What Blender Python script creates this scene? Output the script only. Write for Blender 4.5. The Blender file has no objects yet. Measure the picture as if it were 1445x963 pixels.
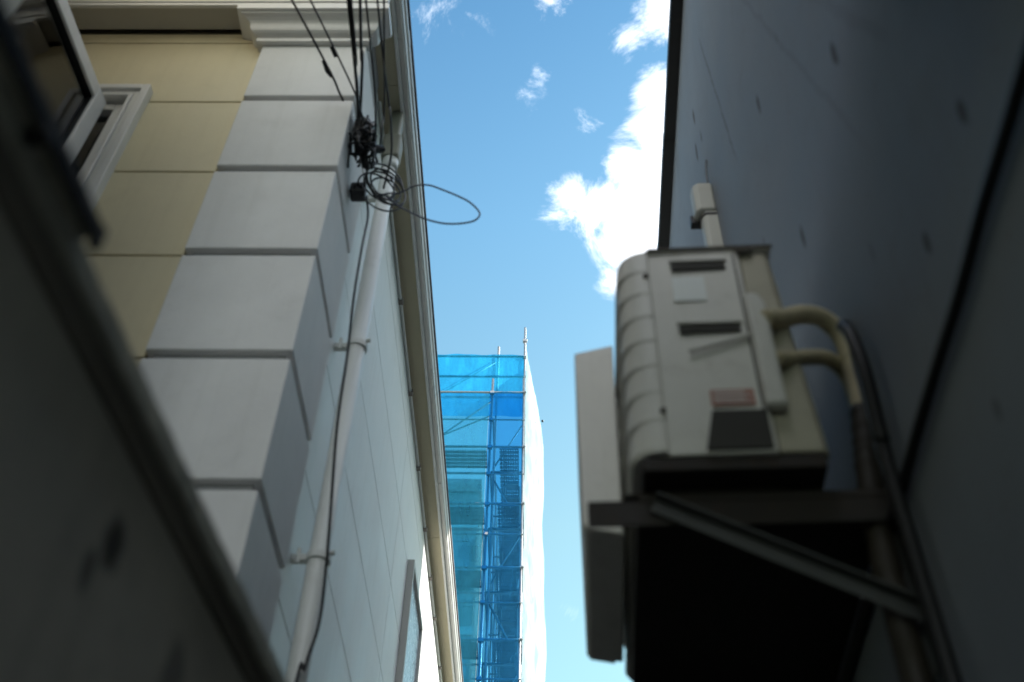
import bpy, bmesh, math, random
from mathutils import Vector, Matrix
random.seed(7)
scene = bpy.context.scene
COL = scene.collection
R = math.radians

# ------------------------------------------------------------------ helpers
def link(o, parent=None):
    COL.objects.link(o)
    if parent is not None:
        o.parent = parent
    return o

def thing(name, label, cat, loc=(0, 0, 0), rotz=0.0, group=None):
    o = bpy.data.objects.new(name, None)
    link(o)
    o.empty_display_size = .1
    o.location = loc
    o.rotation_euler = (0, 0, rotz)
    o['label'] = label
    o['category'] = cat
    if group:
        o['group'] = group
    return o

def tag(o, label, cat, group=None):
    o['label'] = label
    o['category'] = cat
    if group:
        o['group'] = group
    return o

def obj(name, bm, mat, parent=None, smooth=False, bevel=0.0, seg=2, label=None):
    me = bpy.data.meshes.new(name)
    bmesh.ops.recalc_face_normals(bm, faces=bm.faces)
    bm.to_mesh(me)
    bm.free()
    me.materials.append(mat)
    if smooth:
        me.polygons.foreach_set('use_smooth', [True] * len(me.polygons))
    o = bpy.data.objects.new(name, me)
    link(o, parent)
    if bevel:
        m = o.modifiers.new('edge', 'BEVEL')
        m.width = bevel
        m.segments = seg
        m.limit_method = 'ANGLE'
        m.angle_limit = R(40)
    if label:
        o['label'] = label
    return o

def box(bm, x0, x1, y0, y1, z0, z1, M=None):
    vs = []
    for p in ((x0, y0, z0), (x1, y0, z0), (x1, y1, z0), (x0, y1, z0),
              (x0, y0, z1), (x1, y0, z1), (x1, y1, z1), (x0, y1, z1)):
        v = Vector(p)
        vs.append(bm.verts.new(M @ v if M else v))
    for f in ((0, 3, 2, 1), (4, 5, 6, 7), (0, 1, 5, 4), (1, 2, 6, 5), (2, 3, 7, 6), (3, 0, 4, 7)):
        bm.faces.new([vs[i] for i in f])
    return bm

def boxbm(*a, **k):
    return box(bmesh.new(), *a, **k)

def prism(bm, prof, axis, a, b, M=None):
    """closed 2-D profile swept from a to b; axis x: prof=(y,z), y: prof=(x,z), z: prof=(x,y)"""
    def P(p, t):
        v = Vector((t, p[0], p[1])) if axis == 'x' else Vector((p[0], t, p[1])) if axis == 'y' else Vector((p[0], p[1], t))
        return M @ v if M else v
    A = [bm.verts.new(P(p, a)) for p in prof]
    B = [bm.verts.new(P(p, b)) for p in prof]
    n = len(prof)
    for i in range(n):
        bm.faces.new((A[i], A[(i + 1) % n], B[(i + 1) % n], B[i]))
    bm.faces.new(A)
    bm.faces.new(B[::-1])
    return bm

def spline(pts, n=8, closed=False):
    P = [Vector(p) for p in pts]
    out = []
    m = len(P)
    rng = range(m if closed else m - 1)
    for i in rng:
        if closed:
            a, b, c, d = P[(i - 1) % m], P[i], P[(i + 1) % m], P[(i + 2) % m]
        else:
            b, c = P[i], P[i + 1]
            a = P[i - 1] if i > 0 else b * 2 - c
            d = P[i + 2] if i + 2 < m else c * 2 - b
        for k in range(n):
            t = k / n
            out.append(.5 * ((2 * b) + (c - a) * t + (2 * a - 5 * b + 4 * c - d) * t * t + (3 * b - a - 3 * c + d) * t ** 3))
    if not closed:
        out.append(P[-1])
    return out

def tube(bm, pts, r, n=10, closed=False, cap=True):
    P = [Vector(p) for p in pts]
    m = len(P)
    rr = r if callable(r) else (lambda i: r)
    rings = []
    t0 = None
    u = None
    for i in range(m):
        if closed:
            t = (P[(i + 1) % m] - P[i - 1]).normalized()
        elif i == 0:
            t = (P[1] - P[0]).normalized()
        elif i == m - 1:
            t = (P[-1] - P[-2]).normalized()
        else:
            t = (P[i + 1] - P[i - 1]).normalized()
        if u is None:
            u = t.orthogonal().normalized()
        else:
            u = (t0.rotation_difference(t) @ u)
            u = (u - t * u.dot(t)).normalized()
        t0 = t
        w = t.cross(u)
        q = rr(i)
        rings.append([bm.verts.new(P[i] + (u * math.cos(2 * math.pi * k / n) + w * math.sin(2 * math.pi * k / n)) * q) for k in range(n)])
    for i in range(m if closed else m - 1):
        A, B = rings[i], rings[(i + 1) % m]
        for k in range(n):
            bm.faces.new((A[k], A[(k + 1) % n], B[(k + 1) % n], B[k]))
    if cap and not closed:
        bm.faces.new(rings[0][::-1])
        bm.faces.new(rings[-1])
    return bm

def tubebm(*a, **k):
    return tube(bmesh.new(), *a, **k)

# ------------------------------------------------------------------ materials
class NT:
    def __init__(s, tree):
        s.t = tree
        s.n = tree.nodes
        s.l = tree.links
    def new(s, typ, **kw):
        nd = s.n.new(typ)
        for k, v in kw.items():
            setattr(nd, k, v)
        return nd
    def put(s, sock, v):
        if hasattr(v, 'is_linked'):
            s.l.new(v, sock)
        elif v is not None:
            sock.default_value = v
    def math(s, op, a, b=None, c=None, clamp=False):
        nd = s.new('ShaderNodeMath', operation=op, use_clamp=clamp)
        s.put(nd.inputs[0], a)
        if b is not None:
            s.put(nd.inputs[1], b)
        if c is not None:
            s.put(nd.inputs[2], c)
        return nd.outputs[0]
    def vmath(s, op, a, b=None):
        nd = s.new('ShaderNodeVectorMath', operation=op)
        s.put(nd.inputs[0], a)
        if b is not None:
            s.put(nd.inputs[1], b)
        return nd.outputs['Value'] if op in ('LENGTH', 'DISTANCE', 'DOT_PRODUCT') else nd.outputs[0]
    def noise(s, vec, scale, detail=5, rough=.55, dist=0.0):
        nd = s.new('ShaderNodeTexNoise')
        s.put(nd.inputs['Vector'], vec)
        nd.inputs['Scale'].default_value = scale
        nd.inputs['Detail'].default_value = detail
        nd.inputs['Roughness'].default_value = rough
        nd.inputs['Distortion'].default_value = dist
        return nd.outputs[0]
    def ramp(s, v, a, b, lo=0.0, hi=1.0, smooth=True):
        nd = s.new('ShaderNodeMapRange', interpolation_type='SMOOTHSTEP' if smooth else 'LINEAR')
        s.put(nd.inputs[0], v)
        for i, q in enumerate((a, b, lo, hi)):
            s.put(nd.inputs[i + 1], q)
        return nd.outputs[0]
    def mix(s, f, a, b):
        nd = s.new('ShaderNodeMix', data_type='RGBA')
        s.put(nd.inputs[0], f)
        s.put(nd.inputs[6], a)
        s.put(nd.inputs[7], b)
        return nd.outputs[2]
    def scalev(s, vec, sc):
        nd = s.new('ShaderNodeMapping')
        s.put(nd.inputs[0], vec)
        nd.inputs['Scale'].default_value = sc
        return nd.outputs[0]

def c4(c):
    return (c[0], c[1], c[2], 1.0)

def material(name, col, rough=.6, spec=.4, metal=0.0, var=.10, dirt=None, dirt_amt=0.0, scale=3.0,
             streak=0.0, bump=0.0, bscale=120.0, blobs=None, blob_col=None, lines=None, coat=0.0, specks=0.0, tone=0.0):
    m = bpy.data.materials.new(name)
    m.use_nodes = True
    t = NT(m.node_tree)
    bsdf = m.node_tree.nodes['Principled BSDF']
    co = t.new('ShaderNodeTexCoord').outputs['Object']
    n1 = t.noise(co, scale, 6, .6)
    c = t.mix(t.ramp(n1, .3, .7), c4([q * (1 - var) for q in col]), c4([min(1, q * (1 + var * .6)) for q in col]))
    dcol = dirt or [q * .35 for q in col]
    if dirt_amt:
        n2 = t.noise(co, scale * 2.3, 8, .68, .6)
        f = t.math('MULTIPLY', t.ramp(n2, .50, .78), dirt_amt)
        c = t.mix(f, c, c4(dcol))
    if streak:
        n3 = t.noise(t.scalev(co, (18, 18, .7)), 1.6, 5, .6)
        f = t.math('MULTIPLY', t.ramp(n3, .48, .75), streak)
        c = t.mix(f, c, c4(dcol))
    if blobs:
        sx = t.new('ShaderNodeSeparateXYZ')
        wob = t.noise(co, 40, 4, .6)
        t.put(sx.inputs[0], co)
        tot = None
        for (y, z, ry, rz, a) in blobs:
            dy = t.math('DIVIDE', t.math('SUBTRACT', sx.outputs[1], y), ry)
            dz = t.math('DIVIDE', t.math('SUBTRACT', sx.outputs[2], z), rz)
            d = t.math('SQRT', t.math('ADD', t.math('MULTIPLY', dy, dy), t.math('MULTIPLY', dz, dz)))
            d = t.math('ADD', d, t.math('MULTIPLY', t.math('SUBTRACT', wob, .5), 1.0))
            f = t.ramp(d, .45, 1.15, a, 0.0)
            tot = f if tot is None else t.math('MAXIMUM', tot, f)
        c = t.mix(tot, c, c4(blob_col))
    if specks:
        ns = t.noise(co, 75, 3, .5)
        c = t.mix(t.math('MULTIPLY', t.ramp(ns, .66, .74), specks), c, c4(dcol))
    if tone:
        oi = t.new('ShaderNodeObjectInfo').outputs['Random']
        hv = t.new('ShaderNodeHueSaturation')
        t.put(hv.inputs['Value'], t.ramp(oi, 0, 1, 1 - tone, 1 + tone, smooth=False))
        t.put(hv.inputs['Color'], c)
        c = hv.outputs[0]
    if lines:
        sx = t.new('ShaderNodeSeparateXYZ')
        t.put(sx.inputs[0], co)
        wob = t.noise(co, 9, 4, .6)
        for (y0, z0, y1, z1, w, a) in lines:
            L = math.hypot(y1 - y0, z1 - z0)
            ny, nz = -(z1 - z0) / L, (y1 - y0) / L
            py = t.math('SUBTRACT', sx.outputs[1], y0)
            pz = t.math('SUBTRACT', sx.outputs[2], z0)
            d = t.math('ADD', t.math('MULTIPLY', py, ny), t.math('MULTIPLY', pz, nz))
            d = t.math('ABSOLUTE', t.math('ADD', d, t.math('MULTIPLY', t.math('SUBTRACT', wob, .5), .04)))
            s_ = t.math('ADD', t.math('MULTIPLY', py, (y1 - y0) / L), t.math('MULTIPLY', pz, (z1 - z0) / L))
            ins = t.math('MULTIPLY', t.ramp(s_, 0, .1 * L), t.ramp(s_, .8 * L, L, 1, 0))
            f = t.math('MULTIPLY', t.ramp(d, w * .3, w, a, 0), ins)
            c = t.mix(f, c, c4(blob_col))
    t.put(bsdf.inputs['Base Color'], c)
    t.put(bsdf.inputs['Roughness'], t.ramp(n1, .25, .75, max(.03, rough - .1), min(1, rough + .1)))
    bsdf.inputs['Metallic'].default_value = metal
    bsdf.inputs['Specular IOR Level'].default_value = spec
    bsdf.inputs['Coat Weight'].default_value = coat
    if bump:
        b = t.new('ShaderNodeBump')
        b.inputs['Strength'].default_value = bump
        b.inputs['Distance'].default_value = .004
        t.put(b.inputs['Height'], t.noise(co, bscale, 4, .6))
        t.put(bsdf.inputs['Normal'], b.outputs[0])
    return m

def glass(name, tint, refl_rough=.03, trans=.75):
    m = bpy.data.materials.new(name)
    m.use_nodes = True
    t = NT(m.node_tree)
    nt = m.node_tree
    nt.nodes.remove(nt.nodes['Principled BSDF'])
    out = nt.nodes['Material Output']
    tr = t.new('ShaderNodeBsdfTransparent')
    tr.inputs[0].default_value = c4(tint)
    gl = t.new('ShaderNodeBsdfGlossy')
    gl.inputs['Roughness'].default_value = refl_rough
    fr = t.new('ShaderNodeFresnel')
    fr.inputs[0].default_value = 1.5
    mx = t.new('ShaderNodeMixShader')
    t.put(mx.inputs[0], t.math('ADD', fr.outputs[0], .02, clamp=True))
    t.l.new(tr.outputs[0], mx.inputs[1])
    t.l.new(gl.outputs[0], mx.inputs[2])
    t.l.new(mx.outputs[0], out.inputs[0])
    return m

def net_material(name, col, trans_col, cover, tl=.6, wr=3.0, low=None):
    """knotted polythene mesh: part open weave, part fibre that scatters light through"""
    m = bpy.data.materials.new(name)
    m.use_nodes = True
    t = NT(m.node_tree)
    nt = m.node_tree
    nt.nodes.remove(nt.nodes['Principled BSDF'])
    out = nt.nodes['Material Output']
    co = t.new('ShaderNodeTexCoord').outputs['Object']
    n1 = t.noise(t.scalev(co, (1, 1, .35)), wr, 6, .6, .5)
    c = t.mix(t.ramp(n1, .3, .7), c4(low or [q * .82 for q in col]), c4([min(1, q * 1.12) for q in col]))
    tr = t.new('ShaderNodeBsdfTransparent')
    tr.inputs[0].default_value = c4(trans_col)
    df = t.new('ShaderNodeBsdfDiffuse')
    ts = t.new('ShaderNodeBsdfTranslucent')
    t.put(df.inputs[0], c)
    t.put(ts.inputs[0], c)
    b = t.new('ShaderNodeBump')
    b.inputs['Strength'].default_value = .6
    b.inputs['Distance'].default_value = .06
    t.put(b.inputs['Height'], t.noise(t.scalev(co, (1, 1, .25)), wr * 1.7, 5, .6, .8))
    t.put(df.inputs['Normal'], b.outputs[0])
    t.put(ts.inputs['Normal'], b.outputs[0])
    m1 = t.new('ShaderNodeMixShader')
    m1.inputs[0].default_value = tl
    t.l.new(df.outputs[0], m1.inputs[1])
    t.l.new(ts.outputs[0], m1.inputs[2])
    m2 = t.new('ShaderNodeMixShader')
    t.put(m2.inputs[0], t.ramp(n1, .3, .75, cover - .07, cover + .07))
    t.l.new(tr.outputs[0], m2.inputs[1])
    t.l.new(m1.outputs[0], m2.inputs[2])
    t.l.new(m2.outputs[0], out.inputs[0])
    return m

def perforated(name, col):
    m = bpy.data.materials.new(name)
    m.use_nodes = True
    t = NT(m.node_tree)
    nt = m.node_tree
    bsdf = nt.nodes['Principled BSDF']
    bsdf.inputs['Base Color'].default_value = c4(col)
    bsdf.inputs['Metallic'].default_value = .6
    bsdf.inputs['Roughness'].default_value = .5
    out = nt.nodes['Material Output']
    co = t.new('ShaderNodeTexCoord').outputs['Object']
    fr = t.vmath('FRACTION', t.scalev(co, (17, 7, 0)))
    sx = t.new('ShaderNodeSeparateXYZ')
    t.put(sx.inputs[0], fr)
    dx = t.math('SUBTRACT', sx.outputs[0], .5)
    dy = t.math('SUBTRACT', sx.outputs[1], .5)
    d = t.math('SQRT', t.math('ADD', t.math('MULTIPLY', dx, dx), t.math('MULTIPLY', dy, dy)))
    tr = t.new('ShaderNodeBsdfTransparent')
    mx = t.new('ShaderNodeMixShader')
    t.put(mx.inputs[0], t.ramp(d, .33, .36))
    t.l.new(tr.outputs[0], mx.inputs[1])
    t.l.new(bsdf.outputs[0], mx.inputs[2])
    t.l.new(mx.outputs[0], out.inputs[0])
    return m

M = {}
M['white'] = material('white_paint', (.74, .75, .74), .55, var=.05, dirt=(.36, .34, .29), dirt_amt=.10, streak=.16, bump=.15, bscale=90)
M['quoin'] = material('white_block_render', (.74, .738, .715), .7, var=.06, specks=.12, tone=.035, dirt=(.40, .39, .35), dirt_amt=.16, streak=.09, bump=.25, bscale=160)
M['core'] = material('grey_groove_render', (.40, .40, .40), .8, var=.08, dirt_amt=.2)
M['yellow'] = material('yellow_siding', (.72, .64, .43), .6, var=.05, dirt=(.36, .28, .13), dirt_amt=.10, streak=.08, bump=.2, bscale=110)
M['side'] = material('pale_siding', (.80, .81, .80), .55, var=.05, dirt=(.40, .37, .30), dirt_amt=.10, streak=.16, bump=.15, bscale=110)
M['sealant'] = material('brown_sealant', (.22, .17, .10), .8, var=.1)
M['sealant_grey'] = material('grey_sealant', (.25, .25, .25), .8, var=.1)
M['cream'] = material('cream_soffit', (.55, .49, .34), .7, var=.05, dirt=(.3, .25, .16), dirt_amt=.15, streak=.0, bump=.1)
M['soffit_grey'] = material('grey_cream_soffit', (.52, .50, .44), .7, var=.05, dirt=(.3, .27, .2), dirt_amt=.15)
M['hopper'] = material('olive_outlet_box', (.24, .225, .17), .6, var=.08, dirt_amt=.2)
M['trim'] = material('white_trim', (.77, .76, .73), .4, var=.04, dirt=(.35, .33, .28), dirt_amt=.12, streak=.1)
M['gutter'] = material('grey_white_gutter', (.62, .60, .56), .35, var=.05, dirt=(.25, .22, .18), dirt_amt=.2)
M['gutter_dark'] = material('brown_gutter', (.20, .17, .15), .4, var=.1, dirt_amt=.2)
M['pvc'] = material('grey_white_pipe', (.66, .66, .62), .4, var=.05, dirt=(.3, .27, .2), dirt_amt=.2)
M['roof'] = material('roof_sheet', (.12, .11, .11), .6, var=.2, dirt_amt=.3)
M['dark'] = material('dark_interior', (.03, .03, .03), .8)
M['black'] = material('black_rubber', (.012, .012, .013), .45, var=.2)
M['bluecable'] = material('slate_cable', (.03, .035, .06), .45, var=.2)
M['blackmetal'] = material('black_painted_metal', (.015, .014, .014), .5, var=.2, dirt=(.06, .05, .04), dirt_amt=.4)
M['shedwall'] = material('grey_board', (.62, .57, .48), .8, var=.12, dirt=(.28, .27, .23), dirt_amt=.35, streak=.2, scale=5,
                         blobs=[(-.325, 2.065, .022, .034, .85), (-.350, 2.02, .010, .028, .7), (-.14, 2.04, .03, .05, .5)], blob_col=(.02, .018, .015), bump=.4, bscale=60)
M['shedtrim'] = material('dark_shed_trim', (.30, .27, .22), .7, var=.2, dirt_amt=.3)
M['shedeave'] = material('weathered_eave_board', (.60, .58, .47), .8, var=.25, dirt=(.16, .15, .11), dirt_amt=.6, scale=8)
spots = [(1.012, 3.381, .016, .045, .9), (1.504, 4.023, .014, .05, .85), (.749, 2.737, .013, .030, .85), (1.457, 3.388, .014, .045, .85),
         (.965, 2.740, .012, .028, .8), (.965, 2.409, .010, .022, .5), (2.278, 5.224, .018, .06, .9), (2.346, 5.076, .02, .07, .9),
         (2.22, 4.99, .012, .04, .7), (1.75, 3.75, .008, .02, .5), (1.25, 3.9, .007, .02, .4), (1.15, 2.95, .008, .03, .35)]
M['greywall'] = material('grey_mortar', (.245, .268, .305), .75, var=.10, dirt=(.16, .135, .105), dirt_amt=.24, streak=.07, scale=2.2,
                         specks=.5, blobs=spots, blob_col=(.05, .03, .02), bump=.3, bscale=70,
                         lines=[(1.95, 5.264, 1.818, 4.16, .010, .5), (1.45, 4.6, 1.0, 3.0, .012, .16), (1.1, 3.9, .8, 3.0, .02, .14)])
M['ac'] = material('aged_white_enamel', (.76, .745, .69), .45, var=.05, dirt=(.22, .18, .12), dirt_amt=.22, scale=6, streak=.10)
M['acback'] = material('yellowed_enamel', (.48, .45, .35), .5, var=.08, dirt=(.18, .14, .08), dirt_amt=.3, scale=6)
M['grime'] = material('grimy_edge', (.07, .06, .045), .8, var=.3, dirt_amt=.4, scale=30)
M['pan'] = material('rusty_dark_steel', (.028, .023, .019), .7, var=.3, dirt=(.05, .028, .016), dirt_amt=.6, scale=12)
M['recess_shade'] = material('painted_recess_shade', (.05, .048, .042), .8, var=.1)  # dark colour stands for shade in the grips, groove and valve opening
M['sticker'] = material('pale_sticker', (.88, .92, .90), .5, var=.03)
M['redtag'] = material('faded_red_print', (.42, .17, .12), .6, var=.12, scale=40)
M['steel'] = material('galvanised_steel', (.34, .35, .37), .45, metal=.6, var=.15, dirt=(.12, .09, .06), dirt_amt=.3, scale=14)
M['bracket'] = material('dull_bracket_steel', (.095, .098, .10), .55, metal=.4, var=.15, dirt=(.09, .06, .04), dirt_amt=.4, scale=14)
M['lagging'] = material('aged_pipe_lagging', (.56, .49, .33), .7, var=.12, dirt=(.12, .08, .04), dirt_amt=.5, scale=25, bump=.4, bscale=80)
M['blocker_dark'] = material('light_blocker_boards', (.035, .028, .022), .8, var=.25, dirt_amt=.3)
M['tape'] = material('shade_darkened_tape', (.035, .028, .02), .6, var=.2, dirt_amt=.4, scale=25)  # tape darkened so the lower pipe seems to fade into shadow
M['duct'] = material('ivory_duct', (.46, .45, .40), .4, var=.05, dirt=(.3, .25, .15), dirt_amt=.2)
M['ground'] = material('asphalt', (.05, .05, .05), .9, var=.2, dirt_amt=.3, scale=1.5, bump=.5)
M['paving'] = material('alley_concrete', (.06, .058, .053), .85, var=.2, dirt_amt=.4, scale=2, bump=.5)
M['bldg'] = material('grey_panel_wall', (.48, .48, .47), .8, var=.08, dirt_amt=.2, scale=.6, streak=.15)
M['bldgwhite'] = material('pale_ribbed_wall', (.78, .78, .76), .6, var=.06, dirt_amt=.1, scale=.6)
M['plank'] = perforated('perforated_deck_steel', (.25, .27, .30))
M['net'] = net_material('turquoise_net', (.09, .52, .76), (.22, .65, .88), .36, .62, 1.6)
M['netup'] = net_material('light_blue_net', (.03, .42, .74), (.12, .60, .92), .45, .6)
M['netblue'] = net_material('deep_blue_net', (.04, .31, .66), (.15, .55, .92), .28, .6)
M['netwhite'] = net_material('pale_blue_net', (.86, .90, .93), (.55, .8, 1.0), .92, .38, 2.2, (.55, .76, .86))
M['glass'] = glass('window_glass', (.82, .86, .86))
M['sash_grey'] = material('grey_sash_paint', (.42, .41, .38), .4, var=.06, dirt_amt=.15)
M['frost'] = material('frosted_pane', (.40, .50, .60), .22, spec=.7, var=.12, scale=30, bump=.3, bscale=220)

# ------------------------------------------------------------------ ground
g = boxbm(-150, 150, -150, 150, -.3, 0)
ground = obj('ground', g, M['ground']); ground['kind'] = 'structure'
p = boxbm(-.66, .9, -8, 18, .004, .03)
path = obj('path', p, M['paving']); path['kind'] = 'structure'

# ------------------------------------------------------------------ house on the left
house = thing('house', 'cream and yellow house with white corner blocks and a slim downpipe', 'house', (-.7, 2.1, 0))
HX, HY = -.7, 2.1
def hpart(name, bm, mat, parent=None, **k):
    bmesh.ops.translate(bm, verts=bm.verts, vec=(-HX, -HY, 0))
    return obj(name, bm, mat, parent or house, **k)

WX0, WX1, WZ0, WZ1 = -2.34, -1.51, 3.665, 5.03     # front window opening
rows = [5.03 + .455] + [5.03 - .4577 * k for k in range(0, 11)] + [0.0]
bm = bmesh.new()
for a, b in zip(rows[1:], rows[:-1]):
    z0, z1 = a + .004, b - .004
    if a < WZ0 - .01 or a > WZ1 - .01:
        spans = [(-6.5, -4.3), (-4.292, -1.1)] if a < 2 else [(-6.5, -4.3), (-4.292, -1.1)]
    else:
        spans = [(-6.5, -4.3), (-4.292, WX0), (WX1, -1.1)]
    for s in spans:
        box(bm, s[0], s[1], 2.10, 2.118, z0, z1)
box(bm, -6.5, -1.1, 2.10, 2.118, 5.489, 5.560)
hpart('wall', bm, M['yellow'], bevel=.003)
bm = bmesh.new()                                  # backing and joint filler
for s in ((-6.5, WX0, 0, 5.75), (WX1, -1.1, 0, 5.75), (WX0, WX1, 0, WZ0), (WX0, WX1, WZ1, 5.75)):
    box(bm, s[0], s[1], 2.112, 2.24, s[2], s[3])
hpart('joint_backing', bm, M['sealant'])

bm = bmesh.new()
rows = [5.70, 5.45] + [4.993 - .4577 * k for k in range(0, 11)] + [0.0]
for a, b in zip(rows[1:], rows[:-1]):
    for s in ((2.44, 4.47), (4.478, 7.5), (7.508, 10.5), (10.508, 13.2)):
        box(bm, -.716, -.70, s[0], s[1], a + .003, b - .003)
hpart('side_wall', bm, M['side'], bevel=.002)
bm = boxbm(-.84, -.708, 2.44, 13.2, 0, 5.75)
box(bm, -6.5, -.84, 13.06, 13.2, 0, 5.75)
box(bm, -6.5, -6.36, 2.24, 13.06, 0, 5.75)
hpart('joint_backing', bm, M['sealant_grey'])

# corner pilaster and its blocks
hpart('pilaster', boxbm(-1.068, -.697, 2.092, 2.430, 0, 5.74), M['core'])
bott = [5.026, 4.568, 4.115, 3.660, 3.198, 2.74, 2.28, 1.82, 1.36, .90, .44, 0.0]
top = 5.405
for b in bott:
    hpart('quoin', boxbm(-1.09, -.675, 2.07, 2.452, b, top), M['quoin'], bevel=.005)
    top = b - .034
# capital: stepped cyma profile wrapped round three sides
prof = [(.0, 5.405), (.022, 5.405), (.023, 5.424), (.010, 5.426), (.012, 5.432), (.022, 5.438), (.036, 5.443), (.046, 5.450), (.051, 5.460), (.053, 5.472),
        (.053, 5.482), (.056, 5.490), (.063, 5.498), (.074, 5.504), (.090, 5.508), (.092, 5.515), (.106, 5.516), (.107, 5.546), (.0, 5.546)]
bm = bmesh.new()
rings = []
for off, z in prof:
    o2 = off * .80
    pts = [(-1.09 - off, 2.098), (-1.09 - off, 2.07 - off), (-.675 + o2, 2.07 - off), (-.675 + o2, 2.092)]
    rings.append([bm.verts.new((x, y, z)) for x, y in pts])
for A, B in zip(rings[:-1], rings[1:]):
    for k in range(4):
        bm.faces.new((A[k], A[(k + 1) % 4], B[(k + 1) % 4], B[k]))
bm.faces.new(rings[0]); bm.faces.new(rings[-1])
hpart('capital', bm, M['trim'])
# frieze, soffit, fascia, gutters
hpart('soffit', boxbm(-6.7, -1.10, 1.986, 2.086, 5.575, 5.592), M['soffit_grey'])
bm = bmesh.new()
for q in ((1.985, 2.44), (2.442, 5.75), (5.754, 9.3), (9.304, 13.35)):
    box(bm, -.74, -.612, q[0], q[1], 5.742, 5.76)
hpart('soffit', bm, M['cream'])
bm = boxbm(-6.7, -.596, 1.968, 1.984, 5.552, 5.87)
box(bm, -6.7, -.5965, 1.962, 1.9675, 5.572, 5.60)
box(bm, -.611, -.596, 1.985, 13.36, 5.726, 5.87)
hpart('fascia', bm, M['trim'], bevel=.003)
gp = [(0, 0), (.020, 0), (.022, .010), (.027, .012), (.030, .055), (.036, .058), (.038, .082), (.033, .086), (.030, .072), (.024, .066), (.018, .016), (0, .016)]
def side_gutter(y0, y1):
    bm = bmesh.new()
    prism(bm, [(-.594 + a, 5.748 + b) for a, b in gp], 'y', y0, y1)
    return bm
gs = hpart('gutter', side_gutter(1.93, 13.4), M['gutter'])
for y in (2.22, 5.2, 8.2, 11.2):
    b = bmesh.new()
    prism(b, [(-.596 + a * 1.08, 5.745 + bb * 1.07) for a, bb in gp], 'y', y, y + .07)
    hpart('gutter_joint', b, M['gutter'], parent=gs)
bm = bmesh.new()
prism(bm, [(1.961 - a, 5.640 + b) for a, b in gp], 'x', -6.7, -.556)
hpart('gutter', bm, M['gutter'])
bm = bmesh.new()
prism(bm, [(-6.8, 5.86), (-.55, 5.86), (-.55, 5.875), (-3.6, 7.3), (-6.8, 5.875)], 'y', 1.92, 13.45)
hpart('roof', bm, M['roof'])
# soffit conduit with clips
cd = hpart('conduit', tubebm([(-.690, 2.47, 5.655), (-.690, 13.1, 5.655)], .0085, 8), M['pvc'], smooth=True)
for y in (3.0, 3.61, 4.285, 4.926, 5.522, 6.057, 6.54, 7.2, 7.9, 8.6, 9.3, 10.0):
    b = boxbm(-.702, -.676, y, y + .035, 5.642, 5.669)
    hpart('clip', b, M['gutter_dark'], parent=cd, bevel=.003)

# downpipe
PX, PY = -.622, 2.59
dp = hpart('downpipe', tubebm([(PX, PY, .05), (PX, PY, 5.365)], .0305, 20), M['pvc'], smooth=True)
b = tubebm([(PX, PY, 5.30), (PX, PY, 5.37)], .0345, 20)
hpart('socket', b, M['pvc'], parent=dp, smooth=True)
for z in (.6, 1.5, 2.4, 3.33, 4.22, 5.1):
    b = tubebm([(PX, PY, z - .013), (PX, PY, z + .013)], .037, 20)
    box(b, PX - .078, PX - .035, PY - .012, PY + .012, z - .011, z + .011)
    tube(b, [(PX - .056, PY - .016, z - .026), (PX - .056, PY - .016, z + .026)], .007, 8)
    tube(b, [(PX + .036, PY - .03, z), (PX + .052, PY - .034, z)], .008, 8)
    hpart('pipe_bracket', b, M['pvc'], parent=dp, bevel=.002)
bm = boxbm(-.662, -.586, 2.55, 2.63, 5.37, 5.53)
box(bm, -.650, -.598, 2.562, 2.618, 5.531, 5.741)
hpart('gutter_outlet', bm, M['hopper'], bevel=.01)

# front window with its open sash
win = hpart('window', boxbm(WX0 + .005, WX1 - .005, 2.17, 2.20, WZ0 + .005, WZ1 - .005), M['dark'])  # dark panel stands in for the unlit room behind
win['label'] = 'front window with white stepped trim and casement swung out'
def frame_bm(x0, x1, y0, y1, z0, z1, w, wz=None):
    bm = bmesh.new(); wz = wz or w
    box(bm, x0, x0 + w, y0, y1, z0, z1); box(bm, x1 - w, x1, y0, y1, z0, z1)
    box(bm, x0 + w, x1 - w, y0, y1, z1 - wz, z1); box(bm, x0 + w, x1 - w, y0, y1, z0, z0 + wz)
    return bm
bm = frame_bm(-2.41, -1.452, 2.062, 2.108, 3.60, 5.098, .030)
for f in ((-2.38, -1.483, 2.074, 2.109, 3.63, 5.067, .024), (-2.355, -1.508, 2.068, 2.125, 3.655, 5.042, .014)):
    t_ = frame_bm(*f)
    tmp = bpy.data.meshes.new('t'); t_.to_mesh(tmp); t_.free(); bm.from_mesh(tmp); bpy.data.meshes.remove(tmp)
hpart('window_frame', bm, M['trim'], parent=win, bevel=.004)
hpart('inner_frame', frame_bm(-2.325, -1.536, 2.10, 2.15, 3.68, 5.012, .035), M['trim'], parent=win, bevel=.004)
hpart('pane', boxbm(-2.29, -1.571, 2.13, 2.136, 3.715, 4.977), M['glass'], parent=win)
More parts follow.
